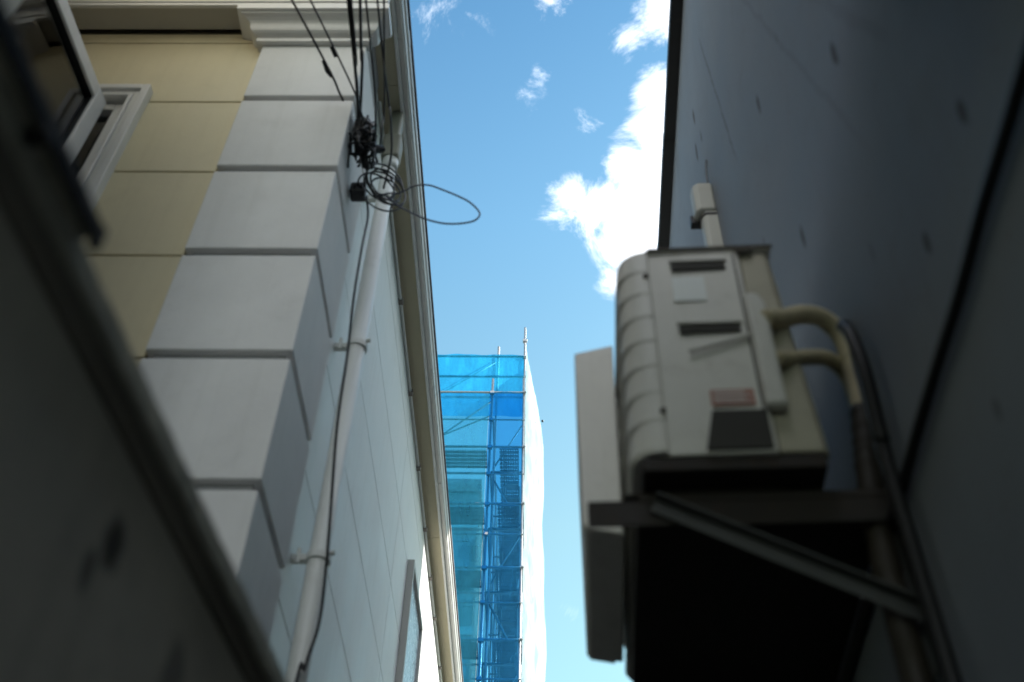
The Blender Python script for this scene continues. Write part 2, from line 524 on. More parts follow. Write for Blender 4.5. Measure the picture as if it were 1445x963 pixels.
# sash: hinged near the right jamb, swung out towards the camera
SM = Matrix.Translation((-1.592, 2.075, 0)) @ Matrix.Rotation(R(-4), 4, 'Z')
def sash_box(bm, u0, u1, z0, z1, t0, t1):
    return box(bm, -t1, -t0, -u1, -u0, z0, z1, SM)
bm = bmesh.new()
L = .72
sash_box(bm, 0, .07, 3.70, 4.975, -.006, .050); sash_box(bm, L - .07, L, 3.70, 4.975, -.006, .050)
sash_box(bm, .07, L - .07, 4.905, 4.975, -.006, .050); sash_box(bm, .07, L - .07, 3.70, 3.77, -.006, .050)
hpart('sash', bm, M['trim'], parent=win, bevel=.006)
bm = bmesh.new()
for a in ((.07, .074, 3.77, 4.905), (L - .074, L - .07, 3.77, 4.905), (.074, L - .074, 4.901, 4.905), (.074, L - .074, 3.77, 3.774)):
    sash_box(bm, *a, .004, .04)
hpart('gasket', bm, M['black'], parent=win)
bm = sash_box(bmesh.new(), .078, L - .078, 3.778, 4.897, .018, .024)
hpart('sash_pane', bm, M['glass'], parent=win)
bm = tubebm([(-1.66, 1.80, 4.955), (-1.98, 2.11, 4.975)], .008, 8)
box(bm, -1.69, -1.645, 1.77, 1.83, 4.93, 4.965)
hpart('stay_arm', bm, M['bracket'], parent=win)

# narrow window in the side wall
sw = hpart('window', boxbm(-.70, -.680, 5.03, 5.68, 4.0, 5.01), M['frost'])
sw['label'] = 'narrow frosted side window in a grey frame'
bm = bmesh.new()
box(bm, -.70, -.662, 5.0, 5.03, 3.97, 5.04); box(bm, -.70, -.662, 5.675, 5.705, 3.97, 5.04)
box(bm, -.70, -.662, 5.03, 5.675, 5.01, 5.04); box(bm, -.70, -.650, 5.03, 5.675, 3.97, 4.0)
hpart('window_frame', bm, M['sash_grey'], parent=sw, bevel=.004)

# ------------------------------------------------------------------ low shed close on the left
shed = thing('shed', 'low dark shed with stained grey wall and weathered eave', 'shed', (-.33, 1.1, 0), R(-5.0))
def spart(name, bm, mat, parent=None, **k):
    return obj(name, bm, mat, parent or shed, **k)
AWX, AWY = -.12, .81
UPX, UPY, UPZ = -.62, -.30, 7.5
# local frame: +x towards the alley, y along the wall

spart('wall', boxbm(-.10, -.012, -3.6, .86, 0, 2.146), M['shedwall'], bevel=.003)
spart('wall_return', boxbm(-2.8, -.10, .78, .86, 0, 2.146), M['shedwall'])
bm = bmesh.new()
box(bm, -.08, -.004, -3.6, .87, 2.1465, 2.157); box(bm, -.08, -.010, -3.6, .87, 2.1572, 2.161); box(bm, -.08, -.001, -3.6, .87, 2.1612, 2.170)
spart('trim', bm, M['shedtrim'], bevel=.002)
bm = bmesh.new()
for k in range(62):                                  # ribbed edge board under the roof
    y = -3.6 + k * .072
    box(bm, -.06, .005, y, y + .060, 2.1705, 2.1975)
    box(bm, -.06, .0042, y + .060, y + .072, 2.1705, 2.1972)
spart('eave_board', bm, M['shedeave'], bevel=.0015)
gt = bmesh.new()
gpr = [(.0180, 2.190), (.0185, 2.185), (.0205, 2.1825), (.0225, 2.184), (.0235, 2.189), (.0240, 2.205), (.0228, 2.205), (.0222, 2.190), (.0205, 2.186), (.0192, 2.191), (.0192, 2.205), (.0180, 2.205)]
prism(gt, gpr, 'y', -3.6, -.566)
box(gt, .0175, .025, -.5658, -.557, 2.181, 2.2055)
sg = spart('gutter', gt, M['blackmetal'], bevel=.0012)
spart('gutter_flange', boxbm(.0052, .0178, -3.6, -.562, 2.1925, 2.1968), M['shedeave'], parent=sg)
for y in (-.67, -1.3, -1.9, -2.5):
    b = boxbm(.0055, .026, y, y + .012, 2.180, 2.190)
    spart('gutter_bracket', b, M['blackmetal'], parent=sg, bevel=.002)
bm = bmesh.new()
prism(bm, [(-2.8, 2.62), (-.003, 2.198), (-.003, 2.202), (-2.8, 2.65)], 'y', -3.65, .90)
spart('roof', bm, M['roof'])
bm = bmesh.new()
prism(bm, [(-3.2, -3.6), (UPX, -3.6), (UPX, UPY), (-2.02, .72), (-3.2, .72)], 'z', 2.70, UPZ)
spart('upper_light_blocker', bm, M['blocker_dark'])  # unseen block added to keep sky light off the near alley
bm = bmesh.new()
prism(bm, [(UPX, UPY + .002), (UPX, UPY + .06), (-2.02, .79), (-2.02, .722)], 'z', 2.70, UPZ)
spart('upper_bounce_slab', bm, M['shedwall'])  # unseen pale slab added to bounce light onto the house front
# unseen roof slab added behind the camera to block sky light
tag(obj('roof_light_blocker', boxbm(AWX, .515, -6, AWY, 3.34, 3.39), M['roof']), 'dark flat slab added out of view behind the viewpoint to block light', 'roof')

# ------------------------------------------------------------------ grey building on the right
bld = thing('building', 'grey rendered building with rust spotted wall and black roof edge', 'building', (.52, 0, 0))
WM = math.atan(.044)
def wx(y, off=0.0):
    return .52 + .044 * y - off
def rpart(name, bm, mat, parent=None, **k):
    return obj(name, bm, mat, parent or bld, **k)
YE = 6.85
def wall_prism(prof_off0, prof_off1, z0, z1, y0, y1):
    """box that follows the wall line; offsets are measured out from the wall face towards the alley"""
    bm = bmesh.new()
    vs = []
    for z in (z0, z1):
        for y, o in ((y0, prof_off0), (y1, prof_off0), (y1, prof_off1), (y0, prof_off1)):
            vs.append(bm.verts.new((wx(y, o) - .52, y, z)))
    for f in ((0, 1, 2, 3), (7, 6, 5, 4), (0, 4, 5, 1), (1, 5, 6, 2), (2, 6, 7, 3), (3, 7, 4, 0)):
        bm.faces.new([vs[i] for i in f])
    return bm
rpart('wall', wall_prism(-.20, 0, 0, 5.785, -5, YE), M['greywall'])
bm = boxbm(.28, 6.2, YE - .2, YE, 0, 5.785)
box(bm, 6.0, 6.2, -5, YE - .2, 0, 5.785); box(bm, -.05, 6.0, -5, -4.8, 0, 5.785)
rpart('end_wall', bm, M['greywall'])
bm = bmesh.new()
for k in range(14):                                  # metal edge flashing laid in lapped lengths
    y0 = -5 + k * .86
    y1 = min(YE + .06, y0 + .872)
    j = .0015 * (k % 2)
    b = wall_prism(-.12, .050 + j, 5.788, 5.84, y0, y1)
    tmp = bpy.data.meshes.new('t'); b.to_mesh(tmp); b.free(); bm.from_mesh(tmp); bpy.data.meshes.remove(tmp)
rpart('roof_edge', bm, M['blackmetal'], bevel=.003)
bm = bmesh.new()
prism(bm, [(.1, 5.842), (6.3, 5.842), (6.3, 6.3), (1.4, 6.1), (.1, 5.86)], 'y', -5, YE + .03)
rpart('roof', bm, M['roof'])
US = boxbm(2.9, 5.9, -5, 9.0, 6.32, 10.2)
box(US, 2.9, 5.9, 6.86, 9.0, 0, 6.31)
rpart('rear_wing', US, M['greywall'])

# black cable sagging along the grey wall
pts = [(wx(y, .013), y, z) for y, z in ((.0, 2.585), (.35, 2.58), (.651, 2.575), (.784, 2.576), (.916, 2.568), (1.03, 2.570), (1.167, 2.569), (1.305, 2.564), (1.44, 2.568), (1.8, 2.56), (2.6, 2.57))]
tag(obj('cable', tubebm(spline(pts, 8), .009, 10), M['black'], smooth=True), 'thick black cable running along the grey wall at the right edge', 'cable')

# slim duct cover on the grey wall
YD = 2.235
t = thing('duct_cover', 'ivory pipe duct with hooded top and dark strap on the grey wall', 'duct', (wx(YD), YD, 0), -WM)
dpf = [(0, -.033), (-.038, -.033), (-.049, -.023), (-.053, -.009), (-.053, .009), (-.049, .023), (-.038, .033), (0, .033)]
bm = prism(bmesh.new(), dpf, 'z', 2.9, 4.50)
obj('duct', bm, M['duct'], t, bevel=.002)
bm = bmesh.new()
big = [(x * 1.38, y * 1.25) for x, y in dpf]
prism(bm, big, 'z', 4.50, 4.66)
obj('hood', bm, M['duct'], t, bevel=.012, seg=3)
bm = prism(bmesh.new(), [(x * 1.05, y * 1.06) for x, y in dpf], 'z', 4.478, 4.492)
box(bm, -.085, -.040, .010, .040, 4.492, 4.535)
obj('strap', bm, M['black'], t, bevel=.003)
bm = tubebm(spline([(-.012, -.03, 4.66), (-.010, -.032, 4.74), (-.004, -.036, 4.80)], 5), .004, 6)
obj('spike', bm, M['bracket'], t)

gt_ = thing('alley_light_blocker', 'dark board screen added out of view beyond the air conditioner to block light', 'gate', (0, 2.82, 0))  # unseen screen added to cut low light into the alley
bm = bmesh.new()
for k in range(11):
    x = -.645 + k * .115
    box(bm, x, x + .11, -.012, .012, .06, 2.93)
obj('boards', bm, M['blocker_dark'], gt_, bevel=.004)
for z in (.3, 1.5, 2.7):
    obj('ledge', boxbm(-.645, .615, .0125, .045, z, z + .09), M['blocker_dark'], gt_, bevel=.004)

# ------------------------------------------------------------------ air conditioner and its wall bracket
AY = R(-3.0)
ac = thing('air_conditioner', 'aged white outdoor air conditioner unit with faded red label on its side', 'air conditioner', (.165, 1.352, 2.668), AY)
def apart(name, bm, mat, parent=None, **k):
    return obj(name, bm, mat, parent or ac, **k)
AH, AL, AD = .535, .76, .298
# local: x 0 front .. AD back, y 0 near side .. AL far, z up
# metal cabinet with a rounded trailing corner
bm = bmesh.new()
prism(bm, [(.056, .004), (.232, 0), (.236, .004), (.236, AL - .004), (.056, AL)], 'z', 0, AH - .012)
apart('cabinet', bm, M['ac'], bevel=.006)
bm = bmesh.new()
prism(bm, [(.238, .006), (AD - .012, .006), (AD, .018), (AD, AL - .018), (AD - .012, AL - .006), (.238, AL - .006)], 'z', 0.004, AH - .014)
for v in bm.verts:
    if v.co.x > .24:
        v.co.x += (.5 - v.co.z) * .045
apart('rear_panel', bm, M['acback'], bevel=.004)
bm = boxbm(.052, AD + .004, -.003, AL + .003, AH - .012, AH + .002)
apart('lid', bm, M['ac'], bevel=.006)
bm = boxbm(.058, AD + .0055, -.0055, -.0031, AH - .009, AH - .0005)
box(bm, .228, .262, -.008, -.0056, AH - .022, AH - .003)
apart('grimy_seam', bm, M['grime'], bevel=.001)
# moulded front with louvre ribs that wrap round the corner
bm = bmesh.new()
zs = []
nl = 8
for k in range(nl):
    a = .006 + (AH - .012) * k / nl
    b = .006 + (AH - .012) * (k + 1) / nl
    zs += [(a, .0), (a + .12 * (b - a), .0065), (a + .45 * (b - a), .0045), (b - .002, .001)]
zs.append((AH - .004, -.006)); zs.append((AH, -.022))
def front_outline(e, n=9):
    e_ = e
    pts = [(.055, .0005 - max(0, e_) * .25)]
    for i in range(n + 1):
        a = math.pi / 2 * i / n
        pts.append((.048 - .050 * math.sin(a) - e_ * math.sin(a), .050 - .0495 * math.cos(a) - e_ * math.cos(a) * .25))
    for i in range(n + 1):
        a = math.pi / 2 * i / n
        pts.append((.048 - .050 * math.cos(a) - e_ * math.cos(a), AL - .050 + .0495 * math.sin(a) + e_ * math.sin(a) * .25))
    pts.append((.055, AL))
    return pts
rings = []
for z, e in zs:
    rings.append([bm.verts.new((x, y, z)) for x, y in front_outline(e)])
for A, B in zip(rings[:-1], rings[1:]):
    for k in range(len(A)):
        bm.faces.new((A[k], A[(k + 1) % len(A)], B[(k + 1) % len(A)], B[k]))
bm.faces.new(rings[0]); bm.faces.new(rings[-1][::-1])
fg = apart('front_panel', bm, M['ac'], smooth=False)
# fan opening with guard rings
bm = bmesh.new()
fy, fz = .45, .265
tube(bm, [(-.0075, fy + .205 * math.cos(a), fz + .205 * math.sin(a)) for a in [2 * math.pi * i / 48 for i in range(48)]], .008, 8, closed=True)
for rr in (.04, .075, .11, .145, .175):
    tube(bm, [(-.0085, fy + rr * math.cos(a), fz + rr * math.sin(a)) for a in [2 * math.pi * i / 40 for i in range(40)]], .003, 6, closed=True)
for i in range(8):
    a = math.pi / 4 * i
    tube(bm, [(-.0095, fy, fz), (-.0095, fy + .2 * math.cos(a), fz + .2 * math.sin(a))], .003, 6)
apart('fan_guard', bm, M['ac'], parent=fg)
# side details
for (x0, x1, z0, z1) in ((.100, .205, .466, .490), (.100, .212, .286, .309)):
    bm = boxbm(x0, x1, -.0035, .0, z0, z1)
    h = apart('hand_grip', bm, M['recess_shade'], bevel=.003)
    bm = boxbm(x0 - .004, x1 + .004, -.0065, -.0005, z1 + .0005, z1 + .008)
    apart('grip_lip', bm, M['ac'], parent=h, bevel=.002)
apart('sticker', boxbm(.098, .160, -.0010, .0, .378, .448), M['sticker'])
bm = boxbm(.138, .212, -.0025, .0, .104, .140)
lb = apart('warning_label', bm, M['redtag'])
bm = bmesh.new()
for k in range(4):
    box(bm, .142, .208 - .012 * (k % 2), -.0035, -.0026, .110 + k * .0075, .1125 + k * .0075)
apart('print_lines', bm, M['sticker'], parent=lb)
apart('side_groove', boxbm(.222, .2255, -.002, .0, .06, AH - .02), M['recess_shade'])
bm = tubebm([(.112, -.006, .235), (.225, -.006, .272)], .004, 8)
apart('raised_rib', bm, M['ac'])
bm = bmesh.new()
prism(bm, [(.118, .004), (.228, .004), (.228, .092), (.136, .092)], 'y', -.0045, .0)
apart('valve_recess', bm, M['recess_shade'], bevel=.003)
bm = bmesh.new()
prism(bm, [(.226, .085), (.262, .085), (.262, .345), (.250, .372), (.226, .372)], 'y', -.024, -.001)
apart('valve_cover', bm, M['ac'], bevel=.008)
for x, z in ((.049, .452), (.054, .095)):
    b = tubebm([(x, -.006, z), (x, .004, z)], .005, 10)
    apart('screw', b, M['grime'])
bm = bmesh.new()
box(bm, .012, AD + .012, .008, AL - .008, -.028, -.001)
for k in range(7):
    y = .06 + k * .105
    box(bm, .05, AD - .05, y, y + .02, -.033, -.0285)
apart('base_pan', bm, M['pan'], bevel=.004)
for y in (.065, .70):
    apart('foot', boxbm(-.02, AD + .01, y, y + .045, -.0345, -.0283), M['pan'], bevel=.003)
# air deflector hood in front of the fan
bm = bmesh.new()
prof = [(-.094, .448), (-.088, .012), (-.080, .0), (-.018, -.012), (-.014, -.010), (-.014, -.004), (-.076, .008), (-.082, .018), (-.088, .44), (-.014, .462), (-.014, .470)]
prism(bm, prof, 'y', .205, .63)
prism(bm, [(-.094, .448), (-.088, .012), (-.080, .0), (-.018, -.012), (-.014, .470)], 'y', .196, .2046)
b2 = [(-.094, .448), (-.088, .012), (-.080, .0), (-.030, -.010), (-.014, .20), (-.014, .470)]
prism(bm, b2, 'y', .6304, .640)
apart('air_deflector', bm, M['ac'], bevel=.006)

br = thing('wall_bracket', 'dull steel bracket with diagonal struts holding up the outdoor air conditioner', 'bracket', (.165, 1.352, 2.618), AY)
def bpart(name, bm, mat, **k):
    return obj(name, bm, mat, br, **k)
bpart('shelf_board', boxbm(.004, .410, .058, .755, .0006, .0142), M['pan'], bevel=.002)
for ya in (.056, .712):
    bm = bmesh.new()                                 # angle-iron arm: top flange and upright web
    box(bm, -.080, .425, ya, ya + .036, -.004, .0)
    box(bm, -.080, .425, ya, ya + .004, -.052, -.0045)
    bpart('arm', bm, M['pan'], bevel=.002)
    SMx = Matrix.Translation((.035, ya - .006, -.022)) @ Matrix.Rotation(math.atan2(.205, .365), 4, 'Y')
    bm = bmesh.new()
    Ls = math.hypot(.365, .205) + .02
    box(bm, -.01, Ls, -.004, 0, -.013, .013, SMx)
    box(bm, -.01, Ls, -.026, -.0045, .009, .013, SMx)
    bpart('strut', bm, M['bracket'], bevel=.002)
    bm = bmesh.new()
    box(bm, .412, .418, ya - .02, ya + .03, -.31, .05)
    box(bm, .385, .4115, ya + .026, ya + .03, -.31, .05)
    bpart('wall_rail', bm, M['bracket'], bevel=.002)

def wpt(y, off, z):
    return (wx(y, off), y, z)
tag(obj('insulated_pipe', tubebm(spline([(.418, 1.318, 2.965), (.452, 1.335, 2.985), (.500, 1.355, 3.020), (.545, 1.375, 3.030), (.578, 1.395, 3.000), (.588, 1.41, 2.92), (.582, 1.415, 2.80), (.565, 1.415, 2.68), (.552, 1.42, 2.50), (.55, 1.42, 2.2), (.55, 1.42, .4)], 8), .0185, 12), M['lagging'], smooth=True),
    'upper cream lagged pipe arching from the air conditioner and down the wall', 'pipe', 'lagged pipes beside the air conditioner')
tag(obj('taped_pipe_run', tubebm(spline([(.584, 1.414, 2.83), (.574, 1.416, 2.75), (.565, 1.417, 2.68), (.553, 1.421, 2.50), (.551, 1.421, 2.2), (.551, 1.421, .42)], 8), lambda i: .0232 + .0012 * math.sin(i * 1.9), 12), M['tape'], smooth=True),
    'brown tape, darkened to stand for shadow, round the lower run of the upper lagged pipe', 'pipe wrap')
tag(obj('insulated_pipe', tubebm(spline([(.425, 1.325, 2.868), (.458, 1.345, 2.890), (.500, 1.375, 2.925), (.545, 1.405, 2.952), (.585, 1.44, 2.945), (.596, 1.455, 2.88), (.595, 1.46, 2.78), (.585, 1.46, 2.6), (.58, 1.46, .4)], 8), .0150, 12), M['lagging'], smooth=True),
    'lower thinner lagged pipe tucked behind the upper arching one', 'pipe', 'lagged pipes beside the air conditioner')
tag(obj('drain_hose', tubebm(spline([wpt(1.30, .03, 2.93), wpt(1.28, .028, 2.88), wpt(1.275, .026, 2.78), wpt(1.29, .026, 2.66), wpt(1.30, .026, 2.4), wpt(1.31, .026, .3)], 8), .012, 10), M['black'], smooth=True),
    'dark hose hanging down the grey wall right of the lagged pipes', 'hose')

# ------------------------------------------------------------------ overhead cables and the tangle at the house corner
CG = 'overhead cables gathered at the house corner'
def cable(label, pts, r=.0045, mat='black', extra=None, n=6):
    o = obj('overhead_cable', tubebm(spline(pts, n), r, 8), M[mat], smooth=True)
    tag(o, label, 'cable', CG)
    return o
def far_end(p, q, sag=.0, Y=-7.0):
    """carry a span on in the same direction to a pole behind the camera"""
    out = []
    for k in (1, 2, 3, 4):
        tt = k / 4
        y = q[1] + (Y - q[1]) * tt
        s = (y - p[1]) / (q[1] - p[1])
        out.append((p[0] + (q[0] - p[0]) * s, y, q[2] + .16 * (q[1] - y)))
    return out
P = (-.705, 2.052, 4.957); Q = (-.857, 1.704, 5.046)
ca = cable('leftmost black cable with a wedge clamp, ending on the white blocks', [P, Q] + far_end(P, Q), .0045)
cl = bmesh.new()
tube(cl, [(-.742, 1.968, 4.978), (-.752, 1.945, 4.984), (-.768, 1.908, 4.994)], lambda i: (.004, .011, .005)[i], 8)
obj('wedge_clamp', cl, M['black'], ca)
P = (-.640, 2.085, 4.93); Q = (-.792, 1.704, 5.046)
cb = cable('thin black cable with a dark sleeve, second from the left', [(-.632, 2.13, 4.82), P, Q] + far_end(P, Q), .0035)
sl = tubebm([(-.717, 1.892, 4.989), (-.731, 1.857, 5.0)], .008, 8)
obj('sleeve', sl, M['black'], cb)
P = (-.652, 2.09, 4.93); Q = (-.660, 1.704, 5.046)
cable('thick black cable of the close pair hanging over the corner blocks', [(-.640, 2.13, 4.80), P, Q] + far_end(P, Q), .0062)
P = (-.648, 2.085, 4.92); Q = (-.650, 1.704, 5.046)
cable('twin of the thick black cable, on its right and slightly slacker', [(-.636, 2.13, 4.79), P, (-.650, 1.9, 4.98), Q] + far_end(P, Q), .005)
P = (-.645, 2.08, 4.95); Q = (-.618, 1.704, 5.046)
cable('black cable bowing right of the thick pair above the corner', [(-.640, 2.12, 4.82), P, (-.622, 1.88, 4.99), Q] + far_end(P, Q), .0055)
P = (-.585, 2.10, 4.90); Q = (-.598, 1.704, 5.046)
cable('thin black cable crossing the right end of the capital', [(-.600, 2.16, 4.84), P, Q] + far_end(P, Q), .0038)
P = (-.555, 2.10, 5.053); Q = (-.563, 1.704, 5.08)
cable('thin black cable dropping beside the soffit to the coil', [(-.56, 2.30, 4.76), (-.536, 2.22, 4.88), (-.548, 2.13, 5.02), P, Q] + far_end(P, Q), .004)
P = (-.566, 2.10, 5.02); Q = (-.537, 1.704, 5.07)
cable('rightmost thin black cable running under the gutter', [(-.575, 2.20, 4.84), (-.570, 2.15, 4.93), P, Q] + far_end(P, Q), .0035)

rnd = random.Random(3)
t = thing('cable_tangle', 'black tangle of cable splices fixed to the white corner blocks', 'cable splices', (-.64, 2.14, 4.86))
def tl(name, bm, mat='black', **k):
    bmesh.ops.translate(bm, verts=bm.verts, vec=(.64, -2.14, -4.86))
    return obj(name, bm, M[mat], t, **k)
for a, b, r in (((-.648, 2.105, 4.945), (-.640, 2.165, 4.80), .019), ((-.632, 2.10, 4.90), (-.618, 2.18, 4.79), .018), ((-.612, 2.12, 4.89), (-.596, 2.14, 4.94), .014),
                ((-.600, 2.17, 4.83), (-.560, 2.20, 4.865), .015), ((-.640, 2.16, 4.82), (-.610, 2.22, 4.76), .015)):
    A_, B_ = Vector(a), Vector(b)
    tl('splice', tubebm([A_, A_.lerp(B_, .12), A_.lerp(B_, .15), A_.lerp(B_, .85), A_.lerp(B_, .88), B_], lambda i, r=r: (r * .5, r * .6, r, r, r * .6, r * .5)[i], 10), smooth=False)
bm = bmesh.new()
for k in range(40):
    c = Vector((rnd.uniform(-.652, -.600), rnd.uniform(2.10, 2.20), rnd.uniform(4.78, 4.93)))
    s = .07
    pts = [c + Vector((rnd.uniform(-.5, .5) * s, rnd.uniform(-.5, .5) * s, rnd.uniform(-1, 1) * s)) for _ in range(4)]
    tube(bm, spline(pts, 5), .0042, 6)
tl('jumper_wires', bm, smooth=True)
tl('tie_hook', tubebm(spline([(-.645, 2.16, 4.97), (-.632, 2.15, 5.00), (-.618, 2.16, 4.985), (-.622, 2.17, 4.95)], 5), .004, 8), 'steel', smooth=True)

t = thing('terminal_block', 'small black terminal block below the cable tangle', 'terminal block', (-.64, 2.27, 4.70))
bm = boxbm(-.030, .026, -.028, .028, -.032, .024)
obj('casing', bm, M['black'], t, bevel=.01)
bm = bmesh.new()
for k in range(4):
    tube(bm, [(-.01 + .012 * k, -.045, -.02 + .012 * (k % 2)), (-.01 + .012 * k, -.03, -.02 + .012 * (k % 2))], .005, 8)
obj('gland', bm, M['black'], t)

bm = bmesh.new()                                      # loose coil of spare cable
pts = []
for i in range(6 * 16):
    a = 2 * math.pi * i / 16
    k = i / 16
    rr = .088 + .020 * math.sin(k * 2.1) + .014 * math.sin(k * 5.3 + 1)
    u = Vector((.80, .45, .10)).normalized(); v = Vector((-.12, -.05, 1)).normalized()
    w = u.cross(v)
    pts.append(Vector((-.562, 2.295, 4.765)) + u * rr * math.cos(a) * .78 + v * rr * math.sin(a) + w * (.012 * math.sin(k * 3.3)) + Vector((.010 * math.sin(k * 1.7), 0, .016 * math.cos(k * 2.6))))
tube(bm, spline(pts, 2), .0036, 6)
tag(obj('cable_coil', bm, M['black'], smooth=True), 'loose coil of spare black cable hanging in front of the downpipe', 'cable coil')
s_ = 1.03
lp = [(-.575, 2.28, 4.68), (-.53, 2.25, 4.66), (-.483, 2.22, 4.62), (-.429, 2.21, 4.650), (-.380, 2.205, 4.648), (-.326, 2.20, 4.612), (-.268, 2.20, 4.573), (-.225, 2.20, 4.535), (-.192, 2.20, 4.478), (-.205, 2.20, 4.438), (-.245, 2.20, 4.420),
      (-.301, 2.20, 4.417), (-.352, 2.20, 4.432), (-.401, 2.20, 4.46), (-.47, 2.205, 4.52), (-.53, 2.25, 4.64), (-.58, 2.29, 4.72)]
tag(obj('cable_loop', tubebm(spline(lp, 8), .0032, 8), M['bluecable'], smooth=True), 'wide cable loop sticking out from the house corner into the sky', 'cable loop')
dc = [(-.615, 2.29, 4.70), (-.60, 2.31, 4.60), (-.595, 2.29, 4.40), (-.592, 2.30, 4.15), (-.590, 2.345, 3.95), (-.586, 2.37, 3.66), (-.580, 2.436, 3.439), (-.576, 2.50, 3.25), (-.577, 2.54, 3.09), (-.595, 2.545, 2.96), (-.615, 2.54, 2.7), (-.63, 2.535, .3)]
tag(obj('drop_cable', tubebm(spline(dc, 8), .0045, 8), M['black'], smooth=True), 'single black cable dropping from the coil down along the downpipe', 'cable')

# ------------------------------------------------------------------ scaffolded building far down the alley
bg = thing('apartment_building', 'grey panelled apartment building under repair behind blue netting', 'building', (-5, 25, 0))
def gpart(name, bm, mat, parent=None, **k):
    bmesh.ops.translate(bm, verts=bm.verts, vec=(5, -25, 0))
    return obj(name, bm, mat, parent or bg, **k)
FY = 21.3
FX = -1.38
bm = bmesh.new()
zz = 0
while zz < 18.6:
    z1 = min(zz + .9, 18.6)
    x = FX
    while x > -9.5:
        box(bm, max(-9.5, x - 1.19), x - .012, FY, FY + .3, zz + .012, z1)
        x -= 1.2
    zz += .9
box(bm, -9.5, FX, FY + .03, 30, 0, 18.59)
gpart('wall', bm, M['bldg'])
bm = bmesh.new()
for k in range(84):
    y = FY + .33 + k * .1
    box(bm, FX + .001, FX + .03, y, y + .055, 0, 18.6)
gpart('ribbed_side', bm, M['bldgwhite'])
gpart('parapet', boxbm(-9.6, FX + .05, FY - .06, 30.1, 18.61, 19.0), M['bldg'])
for fl in range(6):
    for xx in (-2.95, -6.4):
        z0 = 1.0 + fl * 2.95
        wd = gpart('window', frame_bm(xx, xx + 1.5, FY - .05, FY - .002, z0, z0 + 1.4, .07), M['steel'])
        gpart('pane', boxbm(xx + .07, xx + 1.43, FY - .03, FY - .012, z0 + .07, z0 + 1.33), M['frost'], parent=wd)
    gpart('floor_band', boxbm(-9.55, FX + .02, FY - .04, FY - .003, fl * 2.95 + 2.75, fl * 2.95 + 2.95), M['bldgwhite'])

sc = thing('scaffold', 'tall steel pipe scaffold with decks wrapped round the building end', 'scaffolding', (-.7, 20.5, 0))
def sp(name, bm, mat, parent=None, **k):
    bmesh.ops.translate(bm, verts=bm.verts, vec=(.7, -20.5, 0))
    return obj(name, bm, mat, parent or sc, **k)
XI, XO = -1.09, -.285
lifts = [20.80, 18.95, 17.20, 15.43, 13.63, 11.83, 10.03, 8.23, 6.43, 4.63, 2.83, 1.03]
rP = .03
def post(x, y, ztop, zb=0.05):
    sp('post', tubebm([(x, y, zb), (x, y, ztop)], rP, 10), M['steel'], smooth=True)
posts = [(XI, 20.0, 21.34), (XO, 20.0, 21.36), (XI + .07, 20.9, 23.50), (XO, 20.9, 24.30)]
for x in (-2.9, -4.7, -6.5):
    posts += [(x, 20.0, 21.3), (x, 20.9, 23.4)]
for y in (22.7, 24.5, 26.3, 28.1):
    posts += [(XI, y, 21.3), (XO, y, 21.3)]
for q in posts:
    post(*q)
def rail(a, b, r=.026):
    sp('rail', tubebm([a, b], r, 8), M['steel'], smooth=True)
for k, z in enumerate(lifts):
    rail((-6.7, 20.0 - .05, z), (XO + .06, 20.0 - .05, z), .03)
    rail((XO + .04, 19.9, z), (XO + .04, 28.2, z))
    rail((XI, 20.95, z), (XI, 28.2, z))
    if k:
        rail((-6.7, 20.95, z), (XO, 20.95, z))
        rail((-6.7, 19.95, z + .9), (XO + .05, 19.95, z + .9), .02)
        sp('deck', boxbm(-.86, XO - .10, 20.06, 28.1, z + .03, z + .075), M['plank'])
        sp('deck', boxbm(-6.6, XI - .08, 20.12, 20.80, z + .03, z + .075), M['plank'])
        for y in (20.9, 22.7, 24.5, 26.3):
            if z > 9:
                rail((XI, y, z), (XO, y, z), .022)
                rail((XO - .03, y, z + .1), (XO - .03, y + 1.7, z + 1.65), .016) if int(y * 2 + k) % 2 else rail((XO - .03, y + 1.7, z + .1), (XO - .03, y, z + 1.65), .016)
for z in (23.07, 22.28, 21.5):
    rail((-6.7, 20.86, z), (XO + .04, 20.86, z), .03)
rail((-2.85, 20.93, 21.4), (-1.1, 20.93, 22.9), .02)
rail((-4.6, 20.93, 22.9), (-2.95, 20.93, 21.4), .02)
rail((-2.85, 20.07, 19.1), (-1.1, 20.07, 20.1), .02)
rail((-2.85, 20.07, 18.9), (-1.1, 20.07, 20.6), .02)
for k, z in enumerate(lifts[2:8]):                      # stair flights inside the end bay
    y0, y1 = (20.9, 22.9) if k % 2 else (23.4, 21.4)
    bm = bmesh.new()
    for s in range(8):
        tt = s / 7.0
        box(bm, -.74, XO - .10, y0 + (y1 - y0) * tt - .1, y0 + (y1 - y0) * tt + .1, z + .1 + 1.6 * tt, z + .125 + 1.6 * tt)
    st = sp('stair', bm, M['steel'])
    b = tubebm([(-.745, y0, z + .09), (-.745, y1, z + 1.7)], .03, 6)
    tube(b, [(XO - .095, y0, z + .09), (XO - .095, y1, z + 1.7)], .03, 6)
    sp('stringer', b, M['steel'], parent=st)
for k in range(1, 6):                                   # diagonal braces across the open end
    a_, b_ = (XI + .05, XO - .05) if k % 2 else (XO - .05, XI + .05)
    rail((a_, 20.96, lifts[k] + .15), (b_, 20.96, lifts[k] + 1.6), .024)
rail((XI + .32, 21.8, 6), (XI + .32, 21.8, 20.4), .028)
rail((XI + .52, 23.4, 6), (XI + .52, 23.4, 20.4), .028)
sp('ground_beam', boxbm(-6.7, XO + .1, 19.9, 20.1, .03, .06), M['steel'])
for z in (23.75, 23.07):
    b = boxbm(XO - .06, XO + .06, 20.85, 20.95, z - .05, z + .05)
    sp('coupler', b, M['steel'], bevel=.01)
